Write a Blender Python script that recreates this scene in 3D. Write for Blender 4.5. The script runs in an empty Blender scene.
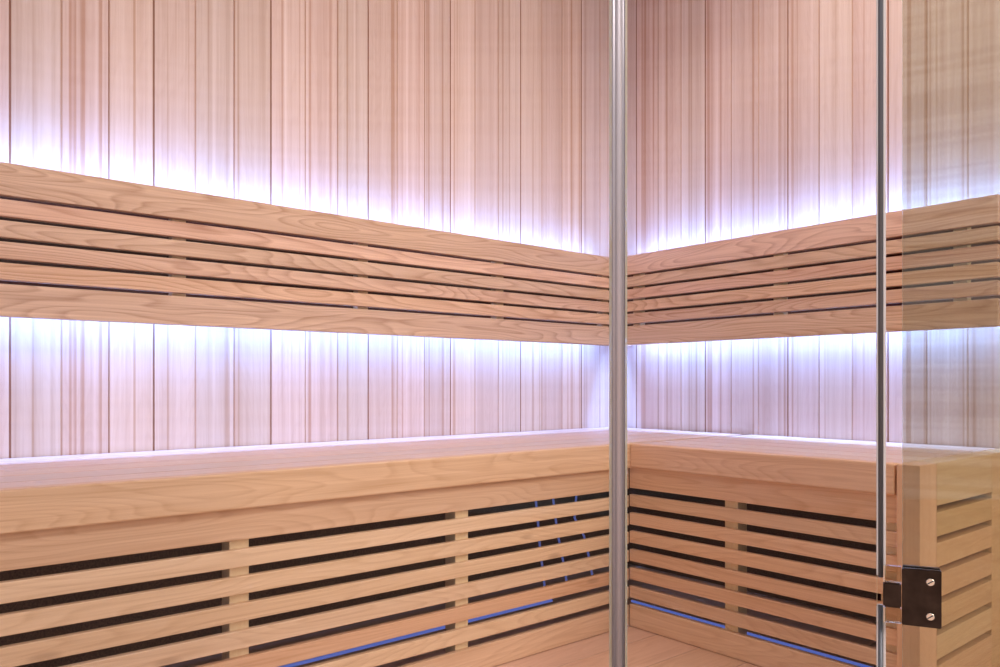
import bpy, bmesh, math, random
from mathutils import Vector, Matrix
random.seed(7)
scn = bpy.context.scene
C = scn.collection
PI = math.pi

# ------------------------------------------------------------------ camera data
F = 768.15; CX, CY = -1.9686, -1.7621; CZ = 0.5934; YAW = math.radians(39.829); HY = 384.5
FW = Vector((math.sin(YAW), math.cos(YAW), 0)); RT = Vector((math.cos(YAW), -math.sin(YAW), 0))

# ------------------------------------------------------------------ mesh helpers
def bx(bm, x0, x1, y0, y1, z0, z1, mi=0, bev=0.0):
    t = bmesh.new()
    r = bmesh.ops.create_cube(t, size=1)
    for v in t.verts:
        v.co = Vector(((x0+x1)/2 + v.co.x*abs(x1-x0), (y0+y1)/2 + v.co.y*abs(y1-y0), (z0+z1)/2 + v.co.z*abs(z1-z0)))
    if bev:
        bmesh.ops.bevel(t, geom=t.edges[:], offset=bev, segments=2, affect='EDGES', profile=0.5)
    for f in t.faces: f.material_index = mi
    me = bpy.data.meshes.new('t'); t.to_mesh(me); t.free()
    bm.from_mesh(me); bpy.data.meshes.remove(me)

def poly_prism(bm, pts, z0, z1):
    a = [bm.verts.new((x, y, z0)) for x, y in pts]; b = [bm.verts.new((x, y, z1)) for x, y in pts]
    bm.faces.new(a); bm.faces.new(b[::-1]); n = len(pts)
    for i in range(n): bm.faces.new((a[i], b[i], b[(i+1) % n], a[(i+1) % n]))
    bmesh.ops.recalc_face_normals(bm, faces=bm.faces[:])

def cyl(bm, p0, p1, r, seg=20):
    p0, p1 = Vector(p0), Vector(p1); d = p1-p0
    m = Matrix.Translation((p0+p1)/2) @ d.to_track_quat('Z', 'Y').to_matrix().to_4x4()
    bmesh.ops.create_cone(bm, cap_ends=True, segments=seg, radius1=r, radius2=r, depth=d.length, matrix=m)

def obj(name, bm, mat, parent=None, smooth=False):
    me = bpy.data.meshes.new(name); bm.to_mesh(me); bm.free()
    for m in (mat if isinstance(mat, (list, tuple)) else [mat]): me.materials.append(m)
    if smooth:
        for p in me.polygons: p.use_smooth = True
    o = bpy.data.objects.new(name, me); C.objects.link(o)
    if parent: o.parent = parent
    return o

def box_obj(name, dims, mat, parent=None, bev=0.0):
    bm = bmesh.new(); bx(bm, *dims, bev=bev); return obj(name, bm, mat, parent)

def tag(o, label, cat, group=None):
    o['label'] = label; o['category'] = cat
    if group: o['group'] = group
    return o
def struct(o): o['kind'] = 'structure'; return o
def thing(name, label, cat, loc=(0, 0, 0), rz=0, group=None):
    o = bpy.data.objects.new(name, None); C.objects.link(o); o.empty_display_size = .1
    o.location = loc; o.rotation_euler = (0, 0, rz)
    return tag(o, label, cat, group)

# ------------------------------------------------------------------ materials
class NT:
    def __init__(s, name):
        s.m = bpy.data.materials.new(name); s.m.use_nodes = True; s.t = s.m.node_tree; s.t.nodes.clear()
        s.out = s.n('ShaderNodeOutputMaterial')
    def n(s, typ, **kw):
        nd = s.t.nodes.new(typ)
        for k, v in kw.items():
            if k in nd.inputs: nd.inputs[k].default_value = v
            else: setattr(nd, k, v)
        return nd
    def l(s, a, b): s.t.links.new(a, b)
    def math(s, op, a, b=None, c=None):
        nd = s.n('ShaderNodeMath', operation=op)
        for i, v in enumerate((a, b, c)):
            if v is None: continue
            if isinstance(v, (int, float)): nd.inputs[i].default_value = v
            else: s.l(v, nd.inputs[i])
        return nd.outputs[0]
    def mix(s, fac, a, b, mode='MIX'):
        nd = s.n('ShaderNodeMix', data_type='RGBA', blend_type=mode)
        for sock, v in ((nd.inputs[0], fac), (nd.inputs[6], a), (nd.inputs[7], b)):
            if isinstance(v, (int, float, tuple)): sock.default_value = v if not isinstance(v, tuple) else (*v[:3], 1)
            else: s.l(v, sock)
        return nd.outputs[2]
    def ramp(s, fac, stops, interp='LINEAR'):
        nd = s.n('ShaderNodeValToRGB'); r = nd.color_ramp; r.interpolation = interp
        while len(r.elements) < len(stops): r.elements.new(0.5)
        for e, (p, c) in zip(r.elements, stops):
            e.position = p; e.color = (c, c, c, 1) if isinstance(c, (int, float)) else (*c, 1)
        s.l(fac, nd.inputs[0]); return nd.outputs[0]

def srgb(r, g, b):
    f = lambda c: (c/255/12.92) if c/255 <= .04045 else ((c/255+.055)/1.055)**2.4
    return (f(r), f(g), f(b))

def wood(name, light, dark, axis='x', rough=.5, cath=1.0, knots=True, fine=.35, use_board=False, streak=0.0):
    """sawn and planed wood: grain runs along the object's own axis; each object or board gets its own shift and tone"""
    t = NT(name)
    tc = t.n('ShaderNodeTexCoord'); sep = t.n('ShaderNodeSeparateXYZ'); t.l(tc.outputs['Object'], sep.inputs[0])
    sx, sy, sz = sep.outputs
    if use_board:
        at = t.n('ShaderNodeAttribute', attribute_name='board'); rnd = at.outputs['Fac']
    else:
        oi = t.n('ShaderNodeObjectInfo'); rnd = oi.outputs['Random']
    along, a2, a3 = {'x': (sx, sy, sz), 'z': (sz, sx, sy), 'y': (sy, sx, sz)}[axis]
    def coords(ka, kc, off):
        cb = t.n('ShaderNodeCombineXYZ')
        t.l(t.math('MULTIPLY_ADD', along, ka, t.math('MULTIPLY', rnd, off)), cb.inputs[0])
        t.l(t.math('MULTIPLY_ADD', a2, kc, t.math('MULTIPLY', rnd, off*.37)), cb.inputs[1])
        t.l(t.math('MULTIPLY', a3, kc), cb.inputs[2]); return cb.outputs[0]
    # slow growth-ring field, contoured into cathedral figure
    n1 = t.n('ShaderNodeTexNoise', Scale=1.0, Detail=1.5, Roughness=.45); t.l(coords(1.6, 13, 91.3), n1.inputs['Vector'])
    ring = t.math('FRACT', t.math('MULTIPLY', n1.outputs[0], 24.0))
    ringv = t.ramp(ring, [(0, .0), (.55, .25), (.86, 1.0), (1, .0)])
    # fibres
    n2 = t.n('ShaderNodeTexNoise', Scale=1.0, Detail=3, Roughness=.6); t.l(coords(3.0, 260, 17.7), n2.inputs['Vector'])
    fib = t.ramp(n2.outputs[0], [(.3, 0.0), (.7, 1.0)])
    # broad streaks
    n3 = t.n('ShaderNodeTexNoise', Scale=1.0, Detail=2, Roughness=.5); t.l(coords(.5, 48, 53.1), n3.inputs['Vector'])
    st = t.ramp(n3.outputs[0], [(.42, 0.0), (.72, 1.0)])
    fac = t.math('ADD', t.math('MULTIPLY', ringv, .38*cath), t.math('MULTIPLY', fib, fine))
    fac = t.math('ADD', fac, t.math('MULTIPLY', st, .25+streak))
    fac = t.math('MINIMUM', fac, 1.0)
    col = t.mix(fac, light, dark)
    if streak:
        n4 = t.n('ShaderNodeTexNoise', Scale=1.0, Detail=1, Roughness=.5); t.l(coords(.22, 75, 29.9), n4.inputs['Vector'])
        col = t.mix(t.math('MULTIPLY', t.ramp(n4.outputs[0], [(.60, 0.0), (.68, 1.0)]), .55), col, (dark[0]*.8, dark[1]*.62, dark[2]*.45))
        n5 = t.n('ShaderNodeTexNoise', Scale=1.0, Detail=1, Roughness=.5); t.l(coords(.25, 60, 75.5), n5.inputs['Vector'])
        col = t.mix(t.math('MULTIPLY', t.ramp(n5.outputs[0], [(.58, 0.0), (.70, 1.0)]), .45), col, (min(1, light[0]*1.12), min(1, light[1]*1.15), min(1, light[2]*1.2)))
    # per board tone
    hs = t.n('ShaderNodeHueSaturation')
    t.l(t.math('MULTIPLY_ADD', rnd, .16, .92), hs.inputs['Value'])
    t.l(t.math('MULTIPLY_ADD', t.math('FRACT', t.math('MULTIPLY', rnd, 7.31)), .018, .491), hs.inputs['Hue'])
    t.l(t.math('MULTIPLY_ADD', t.math('FRACT', t.math('MULTIPLY', rnd, 13.7)), .24, .88), hs.inputs['Saturation'])
    t.l(col, hs.inputs['Color']); col = hs.outputs[0]
    if knots:
        vo = t.n('ShaderNodeTexVoronoi', Scale=1.0, Randomness=1.0); t.l(coords(2.6, 9, 37.1), vo.inputs['Vector'])
        k = t.ramp(vo.outputs['Distance'], [(.0, 1.0), (.04, .75), (.075, 0.0)])
        col = t.mix(t.math('MULTIPLY', k, .42), col, (dark[0]*.4, dark[1]*.33, dark[2]*.28))
    p = t.n('ShaderNodeBsdfPrincipled', Roughness=rough); p.inputs['Specular IOR Level'].default_value = .3
    t.l(col, p.inputs['Base Color'])
    b = t.n('ShaderNodeBump', Strength=.12, Distance=.0006); t.l(fac, b.inputs['Height']); t.l(b.outputs[0], p.inputs['Normal'])
    t.l(p.outputs[0], t.out.inputs[0]); return t.m

def simple(name, col, rough=.5, metal=0.0, noise=0.0, nscale=40, emis=None, es=0):
    t = NT(name); p = t.n('ShaderNodeBsdfPrincipled', Roughness=rough, Metallic=metal)
    tc = t.n('ShaderNodeTexCoord'); nz = t.n('ShaderNodeTexNoise', Scale=nscale, Detail=4); t.l(tc.outputs['Object'], nz.inputs['Vector'])
    c = t.mix(t.math('MULTIPLY', t.ramp(nz.outputs[0], [(.35, 0.0), (.7, 1.0)]), noise), col, tuple(min(1, v*2.2+.01) for v in col))
    t.l(c, p.inputs['Base Color'])
    if emis: p.inputs['Emission Color'].default_value = (*emis, 1); p.inputs['Emission Strength'].default_value = es
    t.l(p.outputs[0], t.out.inputs[0]); return t.m

def glass(name, tint, haze=0.0, hazecol=(.8, .75, .6), boost=1.0):
    t = NT(name)
    fr = t.n('ShaderNodeFresnel', IOR=1.45)
    tr = t.n('ShaderNodeBsdfTransparent'); tr.inputs[0].default_value = (*tint, 1)
    gl = t.n('ShaderNodeBsdfGlossy', Roughness=.015)
    mx = t.n('ShaderNodeMixShader'); t.l(t.math('MINIMUM', t.math('MULTIPLY', fr.outputs[0], boost), 1.0), mx.inputs[0])
    t.l(tr.outputs[0], mx.inputs[1]); t.l(gl.outputs[0], mx.inputs[2]); last = mx.outputs[0]
    if haze:
        tc = t.n('ShaderNodeTexCoord'); nz = t.n('ShaderNodeTexNoise', Scale=3.0, Detail=3)
        mp = t.n('ShaderNodeMapping'); mp.inputs['Scale'].default_value = (1, 1, 3); t.l(tc.outputs['Object'], mp.inputs[0]); t.l(mp.outputs[0], nz.inputs['Vector'])
        df = t.n('ShaderNodeBsdfDiffuse'); df.inputs[0].default_value = (*hazecol, 1)
        m2 = t.n('ShaderNodeMixShader'); t.l(t.math('MULTIPLY', t.ramp(nz.outputs[0], [(.3, .6), (.7, 1.0)]), haze), m2.inputs[0])
        t.l(last, m2.inputs[1]); t.l(df.outputs[0], m2.inputs[2]); last = m2.outputs[0]
    t.l(last, t.out.inputs[0]); return t.m

W_WALL = wood('pine cladding', (.79, .68, .65), (.58, .43, .375), axis='z', cath=.30, knots=False, fine=.30, use_board=True, streak=.18, rough=.55)
W_FRONT = wood('bench spruce', (.90, .695, .53), (.64, .43, .28), axis='x', cath=.8, fine=.42, knots=True)
W_BACK = wood('backrest hemlock', (.82, .62, .51), (.47, .29, .215), axis='x', cath=1.2, fine=.4, knots=True)
W_TOP = wood('bench top spruce', (.78, .62, .54), (.56, .40, .33), axis='x', cath=.5, fine=.3, knots=False, rough=.32)
W_BATT = wood('batten spruce', (.97, .84, .62), (.8, .64, .42), axis='z', cath=.3, fine=.3, knots=False)
W_END = wood('end panel spruce', (.74, .56, .36), (.54, .36, .2), axis='y', cath=.5, fine=.3, knots=False)
W_POST = wood('end stile spruce', (.78, .56, .37), (.58, .38, .22), axis='z', cath=.3, fine=.3, knots=False)
W_FLOOR = wood('floor spruce', (.76, .57, .47), (.56, .38, .29), axis='x', cath=.6, fine=.3, knots=False, use_board=True)
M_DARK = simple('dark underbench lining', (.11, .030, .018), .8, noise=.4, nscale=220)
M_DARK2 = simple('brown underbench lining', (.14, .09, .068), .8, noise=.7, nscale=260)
M_GROOVE = simple('groove shade', (.36, .20, .14), .8)
M_GROOVE2 = simple('soft groove shade', (.60, .43, .35), .8)
M_GLASS = glass('clear glass', (.985, .985, .985), boost=.65)
M_DGLASS = glass('door glass', (.83, .83, .77), boost=2.5)
M_GEDGE = simple('glass edge', (.70, .76, .68), .15)
M_ALU = simple('satin aluminium', (.52, .52, .61), .38, .25)
M_CHROME = simple('chrome with painted dark reflection', (.050, .042, .040), .14, 1.0, noise=.5, nscale=60)  # near-black colour and mottling stand in for the dark surroundings it mirrors
M_STEEL = simple('bright steel', (.85, .84, .82), .18, 1.0)
M_SEAL = simple('clear seal', (.70, .71, .76), .25)
M_CORE = simple('blue grey seal core', (.15, .17, .21), .35, .3)
M_RUB = simple('grey seal core', (.07, .08, .10), .3, .3)
M_CLEARP = glass('clear plastic', (.80, .74, .62), boost=2.0)
M_BLUE = simple('blue led tube', (.10, .13, .3), .4, emis=(.11, .18, .58), es=.7)
M_CABLE = simple('self-glowing blue cable', (.25, .3, .5), .3, emis=(.12, .18, .55), es=.45)  # blue light on the cables painted in as emission
M_LAMP = simple('lamp glow', (.9, .9, .9), .4, emis=(1, .98, .94), es=60)

# ------------------------------------------------------------------ room shell
def clad(name, edges, z0, z1, left):
    """vertical tongue-and-groove boards as one wall mesh"""
    bm = bmesh.new(); vals = []
    lay = None
    for i in range(len(edges)-1):
        a, b = edges[i], edges[i+1]; g = -.0020
        prof = [(a, .0016), (a+g, 0), (b-g, 0), (b, .0016)]
        cols = [[bm.verts.new(((u, d, z) if left else (d, u, z))) for z in (z0, z1)] for u, d in prof]
        r = random.random()
        for j in range(3):
            f = bm.faces.new((cols[j][0], cols[j+1][0], cols[j+1][1], cols[j][1])); vals.append(r)
            f.material_index = 0 if j == 1 else (1 if (j == 0) != (i % 3 == 1) else 2)
    bm.normal_update()
    for f in bm.faces:
        n = f.normal
        if (left and n.y > 0) or (not left and n.x > 0): f.normal_flip()
    # back plate
    lo, hi = edges[-1], edges[0]
    if left: bx(bm, lo, hi, .0017, .05, z0, z1, mi=0)
    else: bx(bm, .0017, .05, lo, hi, z0, z1, mi=0)
    while len(vals) < len(bm.faces): vals.append(.5)
    o = obj(name, bm, [W_WALL, M_GROOVE, M_GROOVE2])
    at = o.data.attributes.new('board', 'FLOAT', 'FACE')
    for i, v in enumerate(vals): at.data[i].value = v
    return struct(o)

ZC = 2.02
le = [0.0]; u = -1.743+.0884*19
while u > -2.45:
    if u < -.01: le.append(u)
    u -= .0884
re_ = [0.0]; u = -.194+.0897*2
while u > -1.98:
    if u < -.008: re_.append(u)
    u -= .0897
clad('wall_left', le, 0, ZC, True)
clad('wall_right', re_, 0, ZC, False)

def planks(name, pts_y, x0, x1, z, up=True):
    bm = bmesh.new(); vals = []
    for i in range(len(pts_y)-1):
        a, b = pts_y[i], pts_y[i+1]; g = .0015; r = random.random()
        prof = [(a, -.002), (a+g, 0), (b-g, 0), (b, -.002)]
        cs = [[bm.verts.new((x, y, z + (d if up else -d))) for x in (x0, x1)] for y, d in prof]
        for j in range(3):
            f = bm.faces.new((cs[j][0], cs[j+1][0], cs[j+1][1], cs[j][1])); vals.append(r); f.material_index = 0 if j == 1 else 1
    bm.normal_update()
    for f in bm.faces:
        if (f.normal.z < 0) == up: f.normal_flip()
    bx(bm, x0, x1, pts_y[0], pts_y[-1], *( (z-.03, z-.0021) if up else (z+.0021, z+.03)))
    while len(vals) < len(bm.faces): vals.append(.5)
    o = obj(name, bm, [W_FLOOR, M_GROOVE2]); at = o.data.attributes.new('board', 'FLOAT', 'FACE')
    for i, v in enumerate(vals): at.data[i].value = v
    return struct(o)
planks('floor', [-3.6+.12*i for i in range(31)], -4.2, 0.05, 0.0)
planks('ceiling', [-1.2+.1*i for i in range(13)], -2.45, 0.05, ZC, up=False)

bm = bmesh.new(); bx(bm, -2.32, -2.27, -.68, 0, 0, ZC)  # unseen end wall, added to block ambient light from the left
o = obj('wall_end_blocker', bm, [W_WALL]); at = o.data.attributes.new('board', 'FLOAT', 'FACE'); struct(o)
# dark lining of the walls under the bench
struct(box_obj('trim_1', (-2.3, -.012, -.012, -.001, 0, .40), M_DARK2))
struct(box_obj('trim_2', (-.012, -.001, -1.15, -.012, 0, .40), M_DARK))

# ------------------------------------------------------------------ backrests
P = .0936; ZT, ZB = 1.0022, .7188
def backrest(label, side, u0, u1, batt):
    sv = 1 if side == 'L' else -1
    t = thing('wall_backrest', label, 'backrest', (0, 0, 0), PI if side == 'L' else -PI/2, 'slatted backrests on the sauna walls')
    def b(name, ua, ub, va, vb, za, zb, m, bev=.0015):
        return box_obj(name, (ua, ub, *(sorted((sv*va, sv*vb))), za, zb), m, t, bev)
    bo, gap = .0600, .0075; sl = (ZT-ZB-2*bo-5*gap)/4
    b('top_rail', u0, u1, P-.021, P, ZT-bo, ZT, W_BACK)
    z = ZT-bo-gap
    for k in range(4):
        b('slat', u0, u1, P-.021, P, z-sl, z, W_BACK); z -= sl+gap
    b('bottom_rail', u0, u1, P-.021, P, ZB, ZB+bo, W_BACK)
    for c in batt: b('batten', c-.0145, c+.0145, P-.045, P-.0215, ZB+.045, ZT-.045, W_BATT, .001)
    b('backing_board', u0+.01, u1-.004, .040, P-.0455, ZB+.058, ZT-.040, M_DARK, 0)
    return t
backrest('long slatted wooden backrest on the left wall above the left bench', 'L', .012, 2.2, [.116, .560, 1.004, 1.447, 1.890])
backrest('slatted wooden backrest on the right wall ending beside the glass door', 'R', P+.002, 1.1812, [.166, .656, 1.100])

# ------------------------------------------------------------------ benches
W, B, ZF = .532, .45, .3932
GZ = [(.3414-.0448*k-.0018, .3414-.0448*k-.0172) for k in range(7)]
tops = [(.004, .070), (.078, .150), (.157, .244), (.251, .338), (.345, .432), (.439, W-.0255)]
def bench(label, side, u0, uf, u1, ut0, batt):
    sv = 1 if side == 'L' else -1
    dz = .0028 if side == 'L' else 0
    gz = [(a-dz, c-dz) for a, c in GZ]; ZF = .3932-dz
    t = thing('sauna_bench', label, 'bench', (0, 0, 0), PI if side == 'L' else -PI/2, 'wooden corner sauna benches')
    def b(name, ua, ub, va, vb, za, zb, m, bev=.0015, parent=None):
        return box_obj(name, (ua, ub, *(sorted((sv*va, sv*vb))), za, zb), m, parent or t, bev)
    for va, vb in tops:
        b('top_slat', ut0, u1, va, vb, B-.022, B, W_TOP, .002)
    b('fascia', uf, u1, W-.025, W, ZF, B, W_FRONT, .003)
    r0, r1 = W-.029, W-.016
    b('top_rail', u0, u1, r0, r1, gz[0][0], ZF-.0005, W_FRONT)
    for k in range(6): b('slat', u0, u1, r0, r1, gz[k+1][0], gz[k][1], W_FRONT)
    b('bottom_rail', u0, u1, r0, r1, .001, gz[6][1], W_FRONT)
    for c in batt: b('batten', c-.0165, c+.0165, r0-.036, r0-.0005, .002, .40, W_BATT, .001)
    return t, b
bl, b_ = bench('long slatted wooden bench along the left wall, front lit warm', 'L', W-.0155, W-.025, 2.2, .012, [1.020, 1.483, 1.946])
L, TH = 1.1554, .0408
br, b_ = bench('shorter slatted wooden bench on the right wall with slotted end panel', 'R', W-.0155, W+.0005, L-.0035, W+.002, [.795, 1.132])
# slotted end panel of the right bench: front stile, rear stile, rails between the slots
e0, e1 = L+.0005, L+TH
st = b_('front_stile', e0, e1, W-.074, W, .001, B, W_POST, .0015)
b_('rear_stile', e0, e1, .004, .177, .001, B, W_END, .0015)
zs = [(.3716-.0563*k, .3594-.0563*k) for k in range(6)]
prev = B
for k in range(6):
    b_('end_rail', e0, e1, .178, W-.0745, zs[k][0], prev, W_END, .0008); prev = zs[k][1]
b_('end_rail', e0, e1, .178, W-.0745, .001, prev, W_END, .0008)

# blue led tubes on the floor under the benches
def tube(label, pts, r, name='led_tube', cat='light strip', mat=M_BLUE, group=None):
    cu = bmesh.new()
    for a, b2 in zip(pts, pts[1:]): cyl(cu, a, b2, r, 10)
    o = obj(name, cu, mat, smooth=True); return tag(o, label, cat, group)
tube('thin blue light strip glowing low behind the left bench slats', [(-2.2, -.35, .044), (-.62, -.35, .046)], .0036)
tube('thin blue light strip glowing low behind the right bench slats', [(-.452, -.47, .040), (-.452, -1.14, .040)], .0032)

# ------------------------------------------------------------------ camera-frame points on the glass line (plan view)
def plan(x, z):
    l = (x-500)/F*z
    return Vector((CX, CY, 0)) + FW*z + RT*l
post = plan(618.2, 1.0); left_end = Vector((-2.14, -.69, 0))
seal = plan(881, .85); door0 = plan(902.5, .83)
ddir = (FW*(-.416) + RT*.909).normalized()

def pane_obj(name, p, q, th, z0, z1, mat, parent=None, edge_p=True):
    """glass sheet from p to q in plan, edges in a second material"""
    d = (q-p).normalized(); n = Vector((-d.y, d.x, 0))*th/2
    bm = bmesh.new()
    poly_prism(bm, [(p+n)[:2], (q+n)[:2], (q-n)[:2], (p-n)[:2]], z0, z1)
    nn = n.normalized()
    for f in bm.faces: f.material_index = 0 if abs(f.normal.dot(nn)) > .9 else 1
    return obj(name, bm, [mat, M_GEDGE], parent)

ZG = 1.99
dl = (left_end-post).normalized(); dr = (seal-post).normalized()
gl = pane_obj('glass_panel', post+dl*.011, left_end, .008, .004, ZG, M_GLASS)
tag(gl, 'large clear fixed glass panel left of the upright aluminium post', 'glass panel')
gr = thing('glass_panel', 'narrow clear fixed glass panel between aluminium post and glass door', 'glass panel')
pane_obj('pane', post+dr*.011, seal-dr*.004, .008, .004, ZG, M_GLASS, gr)
def zof(y, z): return CZ-(y-HY)*z/F
def rod(c, z0, z1):
    d = dr; n = Vector((-d.y, d.x, 0))
    def q(a, b_, h, mat, name, par):
        bm = bmesh.new()
        pts = [c+d*a-n*h, c+d*b_-n*h, c+d*b_+n*h, c+d*a+n*h]
        poly_prism(bm, [p[:2] for p in pts], z0, z1)
        bmesh.ops.bevel(bm, geom=bm.edges[:], offset=.0007, segments=2, affect='EDGES')
        return obj(name, bm, mat, par)
    s = q(-.0045, .0048, .0045, M_SEAL, 'edge_seal', gr)
    bm = bmesh.new(); cyl(bm, (c.x, c.y, z0-.001)-0*n if False else Vector((c.x, c.y, z0-.001)) - n*.0045*(1 if n.dot(FW) > 0 else -1), Vector((c.x, c.y, z1+.001)) - n*.0045*(1 if n.dot(FW) > 0 else -1), .0026, 16)
    k = obj('seal_core', bm, M_CORE, s, True)
rod(seal, zof(575, .85), ZG)
rod(seal, .004, zof(605, .85))

# aluminium corner post
bm = bmesh.new()
h = .0083
poly_prism(bm, [(-h, -h), (h, -h), (h, h), (-h, h)], 0, ZC)
bmesh.ops.bevel(bm, geom=[e for e in bm.edges if abs(e.verts[0].co.z-e.verts[1].co.z) > .5], offset=.0045, segments=6, affect='EDGES')
po = obj('corner_post', bm, M_ALU, smooth=True); po.location = post; po.rotation_euler = (0, 0, math.atan2(RT.y, RT.x))
tag(po, 'slim satin aluminium upright post joining the two fixed glass panels', 'post')

# glass door with its chrome hinge
dn = Vector((-ddir.y, ddir.x, 0));  dn = dn if dn.dot(FW) < 0 else -dn      # towards the camera
door = thing('glass_door', 'glass door at the right edge carrying a dark polished hinge', 'door', door0)
o = pane_obj('door_pane', Vector((0, 0, 0)), ddir*.62, .008, .012, ZG-.01, M_DGLASS, door)
def dbox(name, s0, s1, n0, n1, z0, z1, mat, par, bev=.0008):
    bm = bmesh.new(); pts = [ddir*s0+dn*n0, ddir*s1+dn*n0, ddir*s1+dn*n1, ddir*s0+dn*n1]
    poly_prism(bm, [p[:2] for p in pts], z0, z1)
    if bev: bmesh.ops.bevel(bm, geom=bm.edges[:], offset=bev, segments=2, affect='EDGES')
    return obj(name, bm, mat, par)
hz0, hz1 = zof(622.5, .83), zof(566, .83)
hg = dbox('hinge', -.001, .0360, .0042, .0090, hz0, hz1, M_CHROME, door)
for yy in (579.5, 613.5):
    zc = zof(yy, .822); c = ddir*.0255 + Vector((0, 0, zc))
    bm = bmesh.new(); cyl(bm, c+dn*.009, c+dn*.0112, .0040, 24)
    bmesh.ops.bevel(bm, geom=bm.edges[:], offset=.0005, segments=1, affect='EDGES')
    s = obj('screw', bm, M_STEEL, hg)
    bm = bmesh.new(); a = ddir*.0028+Vector((0, 0, .0020)); cyl(bm, c+dn*.0112-a, c+dn*.0112+a, .0006, 8)
    # the screw head's slot
    me = s.data; me.materials.append(M_RUB); b0 = bmesh.new(); b0.from_mesh(me)
    m2 = bpy.data.meshes.new('t'); bm.to_mesh(m2); bm.free(); nb = len(b0.faces); b0.from_mesh(m2); b0.faces.ensure_lookup_table()
    for f in b0.faces[nb:]: f.material_index = 1
    b0.to_mesh(me); b0.free(); bpy.data.meshes.remove(m2)
dbox('hinge_knuckle', -.0190, -.0015, .0005, .0085, zof(604, .84), zof(580, .84), M_CHROME, door, .0012)
for za, zb in ((zof(579.5, .84), zof(563.5, .84)), (zof(619.5, .84), zof(604.5, .84))):
    k = dbox('hinge_spacer', -.0175, -.0015, .001, .0075, za, zb, M_CLEARP, door, .0006)
    dbox('spacer_rim', -.0187, -.0176, .001, .008, za, zb, M_STEEL, k, 0)
# back plate of the hinge on the inner face of the door
dbox('hinge_plate', .0, .0360, -.0090, -.0042, hz0, hz1, M_CHROME, door)

# cables whose material emits the blue light, hanging under the corner of the bench
for lab, pts in (('self-glowing blue cable strand under the left bench, farthest from the post', [(-.545, -.2, .335), (-.529, -.2, .211), (-.522, -.2, .146), (-.514, -.2, .095), (-.500, -.2, .004)]),
                 ('self-glowing blue cable strand under the left bench, middle of three', [(-.482, -.2, .335), (-.460, -.2, .206), (-.448, -.2, .151), (-.433, -.2, .095), (-.412, -.2, .004)]),
                 ('self-glowing blue cable strand under the left bench, nearest the post', [(-.372, -.2, .335), (-.386, -.2, .209), (-.347, -.2, .152), (-.328, -.2, .094), (-.305, -.2, .004)])):
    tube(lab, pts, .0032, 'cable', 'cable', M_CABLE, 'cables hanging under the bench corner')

# ------------------------------------------------------------------ lights
def area(name, loc, direction, sx, sy, power, col, spread=PI, xaxis=None):
    ld = bpy.data.lights.new(name, 'AREA'); ld.shape = 'RECTANGLE'; ld.size = sx; ld.size_y = sy; ld.energy = power; ld.color = col; ld.spread = spread
    o = bpy.data.objects.new(name, ld); C.objects.link(o); o.location = loc
    z = -Vector(direction).normalized(); x = Vector(xaxis) if xaxis else z.orthogonal(); x = (x - z*x.dot(z)).normalized(); y = z.cross(x)
    o.rotation_euler = Matrix((x, y, z)).transposed().to_euler(); return o
LC = (.24, .44, 1.0)
EV = P-.0225
def led(name, side, u0, u1, z, s, power, tilt):
    t15 = math.tan(math.radians(tilt))
    c = (u0+u1)/2; ln = u1-u0
    if side == 'L': loc = (-c, -EV, z); d = (0, 1, s*t15); xa = (1, 0, 0)
    else: loc = (-EV, -c, z); d = (1, 0, s*t15); xa = (0, 1, 0)
    area(name, loc, d, ln, .008, power*ln, LC, xaxis=xa)
led('led_light_left_upper', 'L', .10, 2.2, ZT-.012, 1, 1.9, 20)
led('led_light_right_upper', 'R', .11, 1.17, ZT-.012, 1, 2.3, 26)
led('led_light_left_lower', 'L', .10, 2.2, ZB+.012, -1, 1.4, 16)
led('led_light_right_lower', 'R', .11, 1.17, ZB+.012, -1, 1.4, 16)
def bench_band_fill(name, side, u0, u1, power):  # extra downward emitter, added to brighten the rear band of the bench
    c = (u0+u1)/2; z = ZB+.16; v = .012
    area(name, (-c, -v, z) if side == 'L' else (-v, -c, z), (0, 0, -1), u1-u0, .016, power*(u1-u0), LC, xaxis=(1, 0, 0) if side == 'L' else (0, 1, 0))
bench_band_fill('bench_band_fill_left', 'L', .10, 2.2, 6.5)
bench_band_fill('bench_band_fill_right', 'R', .11, 1.17, 9)
def toward(a, b): return Vector(b)-Vector(a)
k = (-.1, -3.3, 1.9)
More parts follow.
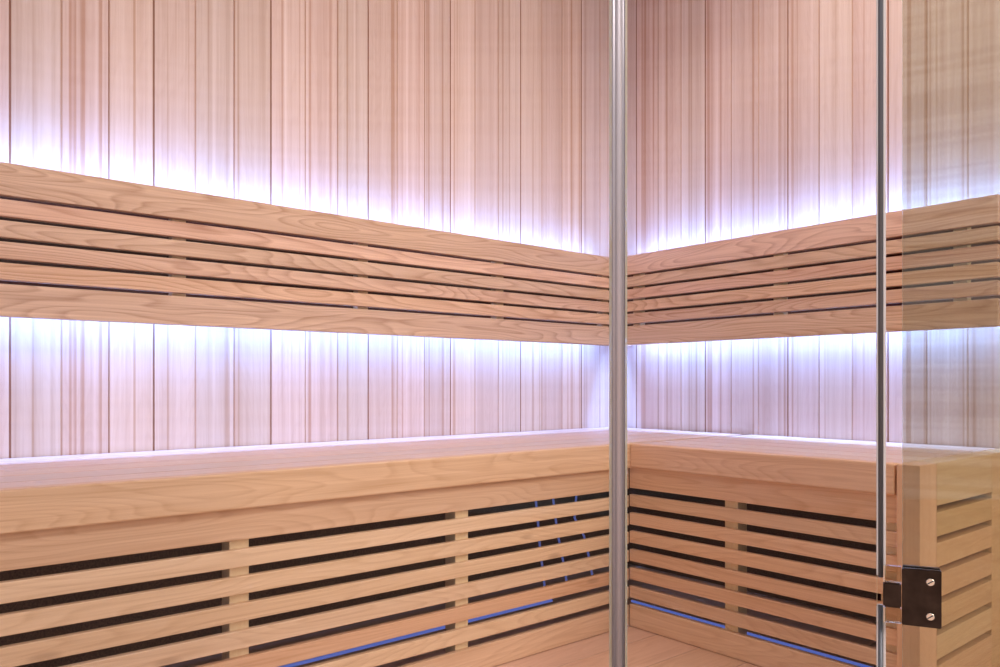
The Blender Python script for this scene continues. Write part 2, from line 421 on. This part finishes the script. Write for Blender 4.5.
area('room_light', k, toward(k, (-1.0, -.5, .4)), 1.2, 1.2, 22, (1.0, .78, .58))
k = (-3.0, -3.5, 3.3)
area('room_fill_far', k, toward(k, (-.15, -.8, .55)), .9, .9, 62, (1.0, .86, .77))  # added fill to brighten the right bench, unseen source
k = (-.75, -.9, 1.99)
area('sauna_ceiling_fill', k, (0, 0, -1), .6, .6, 5, (1.0, .84, .72))  # added soft overhead fill for the upper walls, not a fitting

w = bpy.data.worlds.new('world'); scn.world = w; w.use_nodes = True
bg = w.node_tree.nodes['Background']
wt = w.node_tree
tc = wt.nodes.new('ShaderNodeTexCoord'); mp = wt.nodes.new('ShaderNodeMapping'); mp.inputs['Scale'].default_value = (2.5, 2.5, 120)  # streaked backdrop, made up to put thin lines into the door reflection
nz = wt.nodes.new('ShaderNodeTexNoise'); nz.inputs['Scale'].default_value = 1.0; nz.inputs['Detail'].default_value = 4
rp = wt.nodes.new('ShaderNodeValToRGB'); rp.color_ramp.elements[0].position = .42; rp.color_ramp.elements[1].position = .58
rp.color_ramp.elements[0].color = (.52, .45, .40, 1); rp.color_ramp.elements[1].color = (.95, .87, .82, 1)
wt.links.new(tc.outputs['Generated'], mp.inputs[0]); wt.links.new(mp.outputs[0], nz.inputs['Vector']); wt.links.new(nz.outputs[0], rp.inputs[0]); wt.links.new(rp.outputs[0], bg.inputs[0]); bg.inputs[1].default_value = .90

# ------------------------------------------------------------------ camera
cd = bpy.data.cameras.new('camera'); cam = bpy.data.objects.new('camera', cd); C.objects.link(cam)
cd.sensor_width = 36; cd.sensor_fit = 'HORIZONTAL'; cd.lens = F/1000*36; cd.shift_y = (HY-333.5)/1000
cam.location = (CX, CY, CZ); cam.rotation_euler = (PI/2, 0, -YAW); cd.clip_start = .02
scn.camera = cam
scn.view_settings.view_transform = 'Standard'
scn.view_settings.look = 'Medium High Contrast'
scn.view_settings.exposure = -.10
scn.cycles.use_denoising = True
scn.cycles.max_bounces = 10; scn.cycles.transparent_max_bounces = 16; scn.cycles.diffuse_bounces = 5
